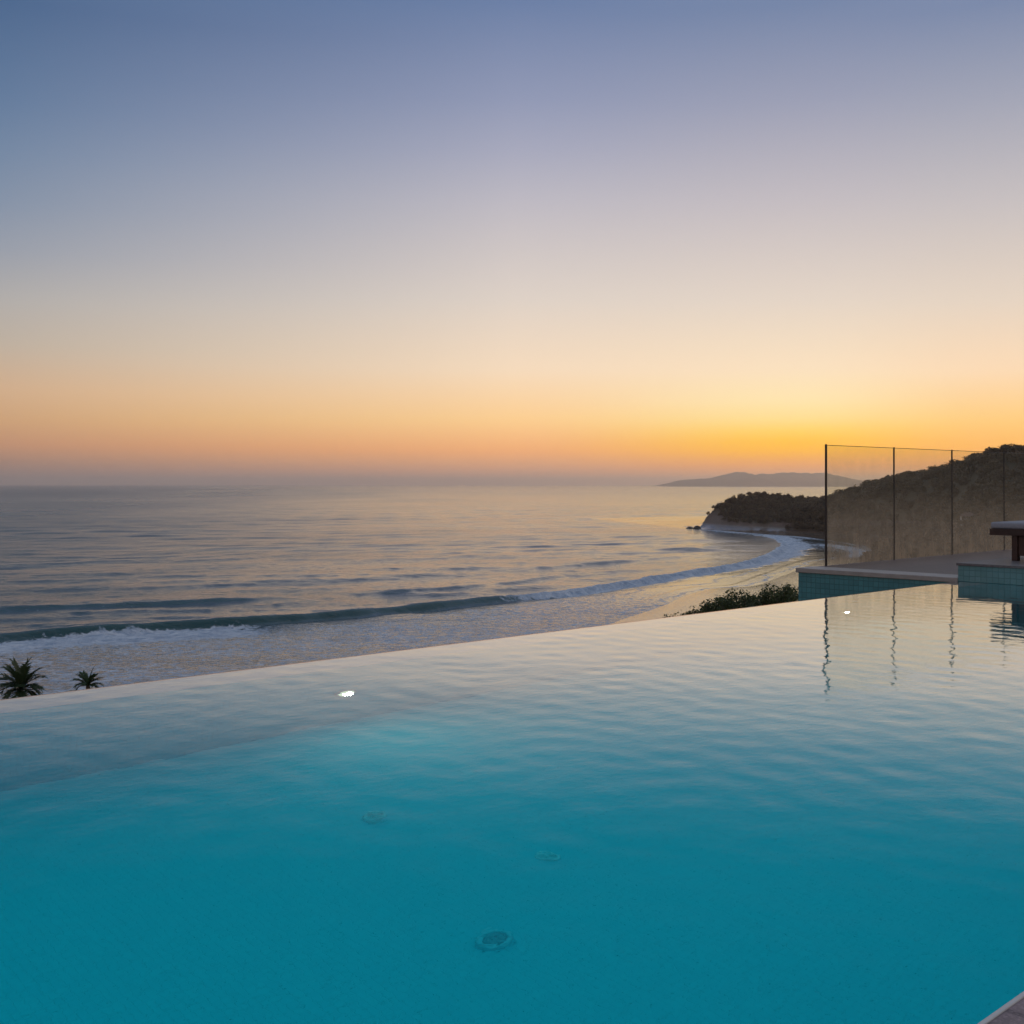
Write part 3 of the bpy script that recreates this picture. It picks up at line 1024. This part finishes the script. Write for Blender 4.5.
for i in np.nonzero(okc)[0]:
    V, F, t = sc_p[random.randrange(6)]
    k_ = random.uniform(.6, 1.25); a = random.uniform(0, 6.28); ca, sa = math.cos(a), math.sin(a)
    Vs.append(np.stack([(V[:, 0] * ca - V[:, 1] * sa) * k_ + cx_[i], (V[:, 0] * sa + V[:, 1] * ca) * k_ + cy_[i], V[:, 2] * k_ + zc_[i]], -1))
    Fs.append(F + off); off += len(V); Ts.append(np.clip(t * .6 + random.uniform(-.1, .5), 0, 1))
sc_o = np_mesh('slope_scrub', np.concatenate(Vs), np.concatenate(Fs), M['shrub'], None, False, {'tint': np.concatenate(Ts)})
tag(sc_o, 'low green scrub covering the slope below the pool', 'scrub', kind='stuff')
print('scrub faces', off // 4)

# ------------------------------------------------------------------ palms
def frond(length, pitch, az, droop, wid, seed):
    r = random.Random(seed)
    n = 24
    pts, th = [], pitch
    p = Vector((0, 0, 0)); st = length / n
    for i in range(n + 1):
        pts.append(p.copy())
        p = p + Vector((math.cos(th), 0, math.sin(th))) * st
        th -= droop / n * (0.5 + 1.2 * i / n)
    V, F = [], []
    for i in range(2, n + 1):
        q = i / n
        L = wid * (math.sin(min(1, q * 1.25) * math.pi * .62 + .25)) * r.uniform(1.15, 1.5)
        d = (pts[i] - pts[i - 1]).normalized()
        for sgn in (-1, 1):
            out_ = (Vector((0, sgn, 0)) * .80 + d * .75 + Vector((0, 0, r.uniform(-.1, .35)))).normalized()
            tip_ = pts[i] + out_ * L - Vector((0, 0, L * .12))
            mid_ = pts[i] + out_ * L * .5
            wv_ = d * st * 1.5
            k = len(V)
            V += [pts[i] - wv_ * .4, mid_ - wv_ * .7, tip_, mid_ + wv_ * .7, pts[i] + wv_ * .4]
            F.append((k, k + 1, k + 2, k + 3, k + 4))
    mb = MB(); mb.v = [tuple(v) for v in V]; mb.f = F
    mb.tube(pts, [.035 * (1 - .8 * i / n) for i in range(n + 1)], 5)
    ca, sa = math.cos(az), math.sin(az)
    mb.v = [(x * ca - y * sa, x * sa + y * ca, z) for x, y, z in mb.v]
    return mb


def palm(px_, py_c, dist, fr, label, seed):
    x = (px_ - 512) / FPX * dist; y = dist
    gz = ground_z(x, y)
    zc = EYE - (py_c - H0) / FPX * dist
    root = empty('palm_tree', (x, y, gz))
    hc = zc - gz
    mb = MB()
    k = 9
    mb.tube([(0, 0, -.4 + (hc + .4) * i / k) for i in range(k + 1)], [.19 + .02 * (i % 2) for i in range(k)] + [.12], 10)
    mb.build('trunk', M['palm_bark'], root, True)
    for i, (L, p_, az, dr_, w) in enumerate(fr):
        o = frond(L, R(p_), R(az), R(dr_), w, seed + i).build('frond', M['palm'], root)
        o.location = (0, 0, hc)
        at = o.data.attributes.new('tint', 'FLOAT', 'POINT')
        at.data.foreach_set('value', [random.Random(seed + i).uniform(0, .9)] * len(o.data.vertices))
    return tag(root, label, 'palm', 'palms below the pool edge')


fr1 = [(1.75, 70, 178, 34, .52), (1.95, 84, 180, 22, .50), (1.95, 86, 0, 24, .50), (1.80, 62, 2, 34, .52), (1.75, 46, 8, 45, .52), (1.70, 44, 172, 50, .52),
       (1.55, 22, 176, 80, .50), (1.5, 18, 4, 90, .50), (1.4, 2, 190, 80, .48), (1.4, 0, 350, 80, .48), (1.6, 66, 270, 40, .50), (1.5, 40, 250, 60, .48), (1.5, 40, 290, 60, .48),
       (1.5, 55, 90, 50, .48), (1.3, 10, 240, 70, .46), (1.3, 10, 300, 70, .46), (1.85, 76, 225, 30, .52), (1.85, 76, 315, 30, .52), (1.7, 56, 200, 42, .52), (1.7, 54, 340, 42, .52), (1.6, 34, 205, 62, .5), (1.6, 32, 335, 62, .5), (1.5, 30, 180, 68, .5), (1.5, 28, 0, 70, .5), (1.3, -10, 180, 70, .48), (1.3, -12, 0, 70, .48), (1.3, -5, 270, 60, .48)]
palm(21, 688.5, 80, fr1, 'larger bushy palm top rising over the pool edge beside the breaker', 500)
fr2 = [(1.2, 80, 10, 15, .34), (1.05, 48, 0, 40, .34), (1.05, 42, 185, 45, .34), (1.0, 60, 180, 30, .34), (1.0, 25, 10, 60, .32), (1.0, 20, 175, 65, .32),
       (.9, 40, 270, 60, .32), (.9, 60, 60, 30, .3), (.9, 30, 315, 60, .34), (.9, 30, 225, 60, .34), (1.0, 70, 150, 30, .36), (1.0, 66, 330, 34, .36), (1.0, 48, 210, 44, .36), (1.0, 46, 340, 44, .36), (.9, 8, 180, 70, .34), (.9, 8, 0, 70, .34)]
palm(88, 685.5, 80, fr2, 'smaller palm top with one upright spike, barely clearing the pool edge', 600)

# ------------------------------------------------------------------ pool (local frame: x along the edge, y seaward)
POOL_L, POOL_W, DEPTH, LIP = 15.0, 3.836, 1.12, 0.26


def local(name, mb, mat, parent=None, smooth=False):
    o = mb.build(name, mat, parent, smooth)
    if parent is None:
        o.location = (CX, CY, 0); o.rotation_euler = (0, 0, ANG)
    return o


mb = MB()
mb.box(-POOL_L, 0.0, -POOL_W, -LIP, -DEPTH - .25, -DEPTH)
basin = local('pool_basin', mb, M['pool_floor'])
tag(basin, kind='structure')
mb = MB(); mb.box(-POOL_L, 0.0, -LIP, 0.0, -3.2, -0.012)
wall = local('weir_wall', mb, M['pool_wall'], basin)
mb = MB(); mb.box(-POOL_L, -.002, -LIP - .004, 0.004, -0.0118, -0.006, 0)
local('weir_lip', mb, M['lip'], basin)
mb = MB(); mb.box(0.0, 0.25, -POOL_W - .25, 0.0, -DEPTH - .25, 0.0)
local('end_wall', mb, M['end_wall'], basin)
mb = MB(); mb.box(-POOL_L, 0.0, -POOL_W - .25, -POOL_W, -DEPTH - .25, -0.005)
local('side_wall', mb, M['pool_floor'], basin)
mb = MB(); mb.box(-POOL_L - .25, -POOL_L, -POOL_W - .25, 0.0, -DEPTH - .25, -0.005)
local('side_wall', mb, M['end_wall'], basin)

# water sheet with real ripples, falling over the lip
wx = np.linspace(-POOL_L, -.001, 700)
wy = np.concatenate([np.linspace(-POOL_W, -.30, 160), np.linspace(-.27, .002, 14), [.007, .010, .010]])
GWX, GWY = np.meshgrid(wx, wy)
hw = np.zeros_like(GWX)
wr = np.random.default_rng(5)
patch_ = 0.65 + 0.8 * fbm(GWX / 1.7 + 40, GWY / 1.7 + 40, 2)
for q in range(44):
    lam = wr.uniform(.12, .23)
    th_ = R(wr.uniform(-180, 180))
    slope = 0.0072 / math.sqrt(44) * math.sqrt(2)
    kx, ky = math.cos(th_) * 2 * math.pi / lam, math.sin(th_) * 2 * math.pi / lam
    hw += patch_ * slope * lam / (2 * math.pi) * np.sin(kx * GWX + ky * GWY + wr.uniform(0, 6.28))
for q in range(14):
    lam = wr.uniform(.5, 1.3)
    th_ = R(wr.uniform(-90, 90))
    slope = 0.0018 / math.sqrt(14) * math.sqrt(2)
    kx, ky = math.cos(th_) * 2 * math.pi / lam, math.sin(th_) * 2 * math.pi / lam
    hw += slope * lam / (2 * math.pi) * np.sin(kx * GWX + ky * GWY + wr.uniform(0, 6.28))
hw *= 1 - 0.9 * sstep(-.12, -.01, GWY)
hw[-3] = -.006; hw[-2] = -.2; hw[-1] = -.6
water_v = np.stack([GWX, GWY, hw], -1).reshape(-1, 3)
water = np_mesh('pool_water', water_v, grid_faces(len(wy), len(wx)), M['water'], None, True)
water.location = (CX, CY, 0); water.rotation_euler = (0, 0, ANG)
tag(water, kind='structure')

# fittings on the pool floor (world positions from the pool's own grid)
def to_local(x, y):
    dx, dy = x - CX, y - CY
    return dx * UX + dy * UY, dx * WX + dy * WY


def drain(x, y, r, label, big):
    a, b = to_local(x, y)
    X_, Y_, _ = L2W(a, b)
    root = empty('pool_drain' if big else 'pool_inlet', (X_, Y_, -DEPTH), ANG)
    mb = MB(); mb.lathe([(r, .0), (r, .010), (r * .93, .018), (r * .72, .018), (r * .66, .008)], 40)
    mb.build('ring', M['drain_ring'] if big else M['inlet'], root, True)
    mb = MB()
    ri = r * .68
    mb.lathe([(ri, .001), (ri, .009), (ri * .92, .012), (ri * .90, .006), (0.001, .006)], 36)
    if big:
        for q in range(6):
            t = q * math.pi / 3
            mb.tube([(ri * .15 * math.cos(t), ri * .15 * math.sin(t), .010), (ri * .95 * math.cos(t), ri * .95 * math.sin(t), .010)], [.005, .005], 6)
        for rr_ in (.3, .55, .78):
            mb.lathe([(ri * rr_ - .006, .006), (ri * rr_ - .004, .014), (ri * rr_ + .004, .014), (ri * rr_ + .006, .006)], 32)
    else:
        mb.lathe([(ri * .45, .006), (ri * .42, .022), (ri * .25, .026), (.001, .026)], 24)
    mb.build('grate' if big else 'cap', M['grate'] if big else M['inlet'], root, True)
    return tag(root, label, 'drain' if big else 'pool inlet')


drain(-.05, 3.20, .057, 'round grated drain nearest the camera on the pool floor', True)
drain(-.48, 4.04, .040, 'faint pale inlet on the pool floor, closer to the bright underwater light', False)
drain(.12, 3.73, .044, 'faint pale inlet on the pool floor, between the drain and the glass reflection', False)


def pool_light(a, z, label):
    x, y, _ = L2W(a, -LIP)
    root = empty('pool_light', (x, y, z), ANG)
    r = .042

    def ring(prof_):
        m_ = MB(); m_.lathe(prof_, 32)
        m_.v = [(p[0], -p[2], p[1]) for p in m_.v]      # face the pool (local -y)
        m_.f = [tuple(reversed(f)) for f in m_.f]
        return m_
    ring([(r * 1.45, 0), (r * 1.45, .010), (r * 1.30, .016), (r * 1.15, .012)]).build('bezel', M['steel'], root, True)
    ring([(r * 1.15, .012), (r * 1.0, .020), (r * .76, .024)]).build('lens', M['lens'], root, True)
    ring([(r * .76, .024), (r * .4, .028), (.001, .029)]).build('bulb', M['lamp'], root, True)
    return tag(root, label, 'pool light', 'underwater lights in the infinity wall')


def wall_point(px_, py_):
    Y = EYE * FPX / (py_ - H0); X = (px_ - 512) / FPX * Y
    d = np.array([X, Y]); D = np.linalg.norm(d); e = d / D
    si = math.sin(math.atan(D / EYE)) / 1.333
    tr_ = math.tan(math.asin(si))
    a, b = to_local(X, Y)
    ea = e[0] * UX + e[1] * UY; eb = e[0] * WX + e[1] * WY
    L = (-LIP - b) / eb
    return a + ea * L, -L / tr_


a1, z1 = wall_point(345, 693)
a2, z2 = wall_point(844, 612)
pool_light(a1, z1, 'bright lit underwater light glowing white in the near infinity wall')
pool_light(a2, (z1 + z2) / 2 if abs(z2) > .1 else z1, 'small distant underwater light glinting in the reflection of the glass balustrade')
print('pool lights', a1, z1, a2, z2)

# ------------------------------------------------------------------ decks
mb = MB()
mb.box(-18, 14, -15, -POOL_W - .012, -.35, .030)
deck = local('pool_deck', mb, M['deck'])
tag(deck, kind='structure')
mb = MB(); mb.box(-18, -.03, -POOL_W - .0115, -POOL_W - .003, -.06, .0325, .002)
local('edge_trim', mb, M['trim'], deck)

mb = MB()
mb.box(.30, 14, -POOL_W - .02, 1.588, -4.5, .030)
ter = local('terrace', mb, M['terrace'])
tag(ter, kind='structure')

mb = MB(); mb.box(0.0, .298, .002, 1.590, -4.5, -.012)
tw = local('tiled_wall', mb, M['tile'])
tag(tw, 'turquoise mosaic retaining wall under the stone terrace, past the end of the pool', 'wall')
mb = MB(); mb.box(-.018, .30, .0, 1.612, -.0118, .0325, .006)
local('coping', mb, M['coping'], tw)

mb = MB(); mb.box(.0, 3.6, -POOL_W - 3.0, .0, .002, .137)
pf = local('raised_platform', mb, M['tile_pale'])
tag(pf, 'low stone platform with a pale turquoise tiled step at the pool end', 'platform')
mb = MB(); mb.box(-.014, 3.62, -POOL_W - 3.0, .012, .1375, .160, .004)
local('paving', mb, M['platform'], pf)

# ------------------------------------------------------------------ glass balustrade
root = empty('glass_balustrade', L2W(.430, 1.555, .03), ANG)
tag(root, 'frameless clear glass balustrade with slim dark posts along the terrace edge', 'balustrade')
posts = [0, 1.325, 2.635, 3.985, 5.31, 6.64, 7.97, 9.30]
for i, p_ in enumerate(posts):
    w_ = .010 if i == 0 else .0045
    mb = MB(); mb.box(p_ - w_, p_ + w_, -.009, .009, 0.0, 1.200, .003)
    mb.build('post', M['post'], root)
    if i < len(posts) - 1:
        q0 = p_ + w_ + .003; q1 = posts[i + 1] - .0095
        mb = MB(); mb.box(q0, q1, -.006, .006, .006, 1.188, .0015)
        mb.build('pane', M['glass'], root)
        mb = MB(); mb.box(q0, q1, -.0065, .0065, 1.1885, 1.1935, .001)
        mb.build('cap_strip', M['post'], root)

# ------------------------------------------------------------------ daybed on the platform
root = empty('daybed', L2W(.58, -.01, .16), ANG)
tag(root, 'low dark timber daybed with a grey cushion on the raised platform', 'daybed')
LB, DB = 2.1, .75          # along -y, along +x
mb = MB(); mb.box(0, DB, -LB, 0, .222, .280, .004); mb.build('frame', M['timber'], root)
mb = MB(); mb.box(.0, DB - .01, -LB + .01, -.006, .281, .338, .016); mb.build('cushion', M['cushion'], root, True)
for lx in (.03, DB - .09):
    for ly in (-.235, -LB + .16):
        mb = MB(); mb.box(lx, lx + .06, ly, ly + .05, 0, .2215, .003); mb.build('leg', M['timber'], root)
mb = MB(); mb.box(.045, DB - .10, -LB + .20, -.238, .045, .2215, .003); mb.build('base_panel', M['timber'], root)

# ------------------------------------------------------------------ haze
m, nt, out = new_mat('evening_haze')
vp = nt.nodes.new('ShaderNodeVolumePrincipled')
vp.inputs['Color'].default_value = (1.0, 0.93, 0.89, 1)
vp.inputs['Density'].default_value = 7.0e-5
vp.inputs['Anisotropy'].default_value = 0.75
nt.links.new(vp.outputs[0], out.inputs['Volume'])
mb = MB(); mb.box(-39500, 39500, -600, 39000, SEA - 12, 175)
hz = mb.build('haze', m)
tag(hz, kind='stuff')

# ------------------------------------------------------------------ sky
W = bpy.data.worlds.new('World'); S.world = W
W.use_nodes = True
nt = W.node_tree
for n in list(nt.nodes): nt.nodes.remove(n)
out = nt.nodes.new('ShaderNodeOutputWorld')
bg = nt.nodes.new('ShaderNodeBackground')
tc = nt.nodes.new('ShaderNodeTexCoord')
s = nt.nodes.new('ShaderNodeSeparateXYZ'); nt.links.new(tc.outputs['Generated'], s.inputs[0])
az = val(nt, 'MULTIPLY', val(nt, 'ARCTAN2', s.outputs['X'], s.outputs['Y']), 180 / math.pi)
el = val(nt, 'MULTIPLY', val(nt, 'ARCSINE', s.outputs['Z']), 180 / math.pi)
EMAX = 60.0
fac = val(nt, 'DIVIDE', el, EMAX, True)


def el_of(y, x=512):
    k = (x - 512) / FPX
    return math.degrees(math.atan((H0 - y) / FPX / math.sqrt(1 + k * k)))


# the haze takes a little light out of the lowest sky: the clear sky above it is that much brighter
AIR = ([250, 300, 344, 370, 390, 420, 450, 474, 485],
       [1, 1.025, 1.045, 1.075, 1.105, 1.14, 1.27, 1.50, 1.46],
       [1, 1.025, 1.04, 1.065, 1.09, 1.12, 1.14, 1.22, 1.22],
       [1, 1.02, 1.035, 1.05, 1.03, 1.02, 0.94, 1.04, 1.03])


def ramp(x, stops, high):
    r = nt.nodes.new('ShaderNodeValToRGB')
    cr = r.color_ramp
    cr.interpolation = 'EASE' if False else 'LINEAR'
    air = lambda y, c: tuple(v * float(np.interp(y, AIR[0], AIR[1 + i])) for i, v in enumerate(srgb(*c)))
    data = sorted([(max(0, el_of(y, x)) / EMAX, air(y, c)) for y, c in stops] + [(e / EMAX, srgb(*c)) for e, c in high])
    cr.elements[0].position = data[0][0]; cr.elements[0].color = (*data[0][1], 1)
    cr.elements[1].position = data[-1][0]; cr.elements[1].color = (*data[-1][1], 1)
    for p_, c in data[1:-1]:
        e = cr.elements.new(p_); e.color = (*c, 1)
    nt.links.new(fac, r.inputs[0])
    return r.outputs[0]


RL = ramp(20, [(485, (130, 119, 116)), (474, (135, 120, 117)), (466, (146, 124, 115)), (445, (187, 142, 115)), (420, (203, 160, 121)), (390, (207, 172, 140)),
               (344, (190, 176, 160)), (300, (177, 173, 170)), (250, (153, 159, 171)), (204, (133, 147, 168)), (150, (114, 135, 163)), (100, (98, 123, 156)), (2, (75, 103, 141))],
     [(40, (128, 152, 180)), (60, (157, 178, 203))])
RC = ramp(515, [(485, (176, 146, 130)), (474, (192, 152, 127)), (450, (240, 176, 119)), (420, (253, 207, 146)), (370, (246, 220, 190)), (300, (224, 211, 200)),
                (200, (191, 187, 196)), (150, (168, 170, 190)), (100, (146, 154, 182)), (2, (108, 128, 166))], [(40, (155, 173, 199)), (60, (174, 190, 213))])
RP = ramp(800, [(485, (205, 150, 118)), (466, (228, 160, 84)), (450, (255, 190, 10)), (440, (255, 200, 50)), (430, (255, 213, 100)), (418, (254, 223, 148)), (400, (254, 229, 178)), (370, (251, 226, 192)), (300, (229, 214, 200)),
                (200, (197, 190, 195)), (100, (156, 160, 182)), (2, (117, 134, 168))], [(40, (155, 173, 199)), (60, (174, 190, 213))])
RR_ = ramp(995, [(485, (200, 145, 112)), (466, (224, 158, 84)), (450, (248, 180, 66)), (420, (252, 203, 122)), (370, (251, 219, 182)), (300, (230, 213, 196)),
                 (200, (200, 193, 194)), (100, (163, 166, 183)), (2, (123, 138, 170))], [(40, (155, 173, 199)), (60, (174, 190, 213))])
RB = ramp(512, [(485, (150, 132, 132)), (400, (190, 164, 158)), (250, (180, 170, 174)), (2, (152, 152, 166))], [(60, (144, 160, 188))])  # unseen sky behind the camera, brightened to lift the dark walls and trees
c = mixc(nt, mrange(nt, az, -24.5, 0.1, 0, 1, False), RL, RC)
c = mixc(nt, mrange(nt, az, 0.1, 14.0, 0, 1, True), c, RP)
c = mixc(nt, mrange(nt, az, 14.0, 22.8, 0, 1, True), c, RR_)
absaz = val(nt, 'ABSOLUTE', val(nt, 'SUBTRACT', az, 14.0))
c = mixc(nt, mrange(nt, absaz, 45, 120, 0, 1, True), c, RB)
# part Nishita sky over ramps brightened out of view to light the pool
sky = nt.nodes.new('ShaderNodeTexSky')
sky.sky_type = 'NISHITA'
sky.sun_disc = False
sky.sun_elevation = R(1.5)
sky.sun_rotation = R(25)
skm = nt.nodes.new('ShaderNodeVectorMath'); skm.operation = 'SCALE'; skm.inputs['Scale'].default_value = 0.15
nt.links.new(sky.outputs[0], skm.inputs[0])
c = mixc(nt, mrange(nt, el, 35, 85, 0, 0.35, True), c, skm.outputs[0])
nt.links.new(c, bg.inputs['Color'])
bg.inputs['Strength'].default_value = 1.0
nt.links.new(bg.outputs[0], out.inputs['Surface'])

# ------------------------------------------------------------------ sun (last glow, almost gone)
sd = bpy.data.lights.new('sun', 'SUN')
sd.energy = 0.15; sd.angle = R(3); sd.color = (1.0, 0.66, 0.36)
so = bpy.data.objects.new('sun', sd); COL.objects.link(so)
so.rotation_euler = Vector((-math.sin(R(25)) * math.cos(R(1.5)), -math.cos(R(25)) * math.cos(R(1.5)), -math.sin(R(1.5)))).to_track_quat('-Z', 'Y').to_euler()

# ------------------------------------------------------------------ camera and render settings
cd = bpy.data.cameras.new('camera')
cd.sensor_width = 36; cd.lens = 36 * FPX / 1024
cd.shift_y = -(512 - H0) / 1024
cd.clip_start = 0.05; cd.clip_end = 100000
co = bpy.data.objects.new('camera', cd); COL.objects.link(co)
co.location = (0, 0, EYE); co.rotation_euler = (R(90), 0, 0)
S.camera = co
S.view_settings.view_transform = 'Standard'
S.view_settings.look = 'None'
S.view_settings.exposure = 0
S.view_settings.gamma = 1
S.cycles.max_bounces = 10
S.cycles.transparent_max_bounces = 24
S.cycles.volume_bounces = 1
S.cycles.use_denoising = True
S.cycles.sample_clamp_indirect = 6
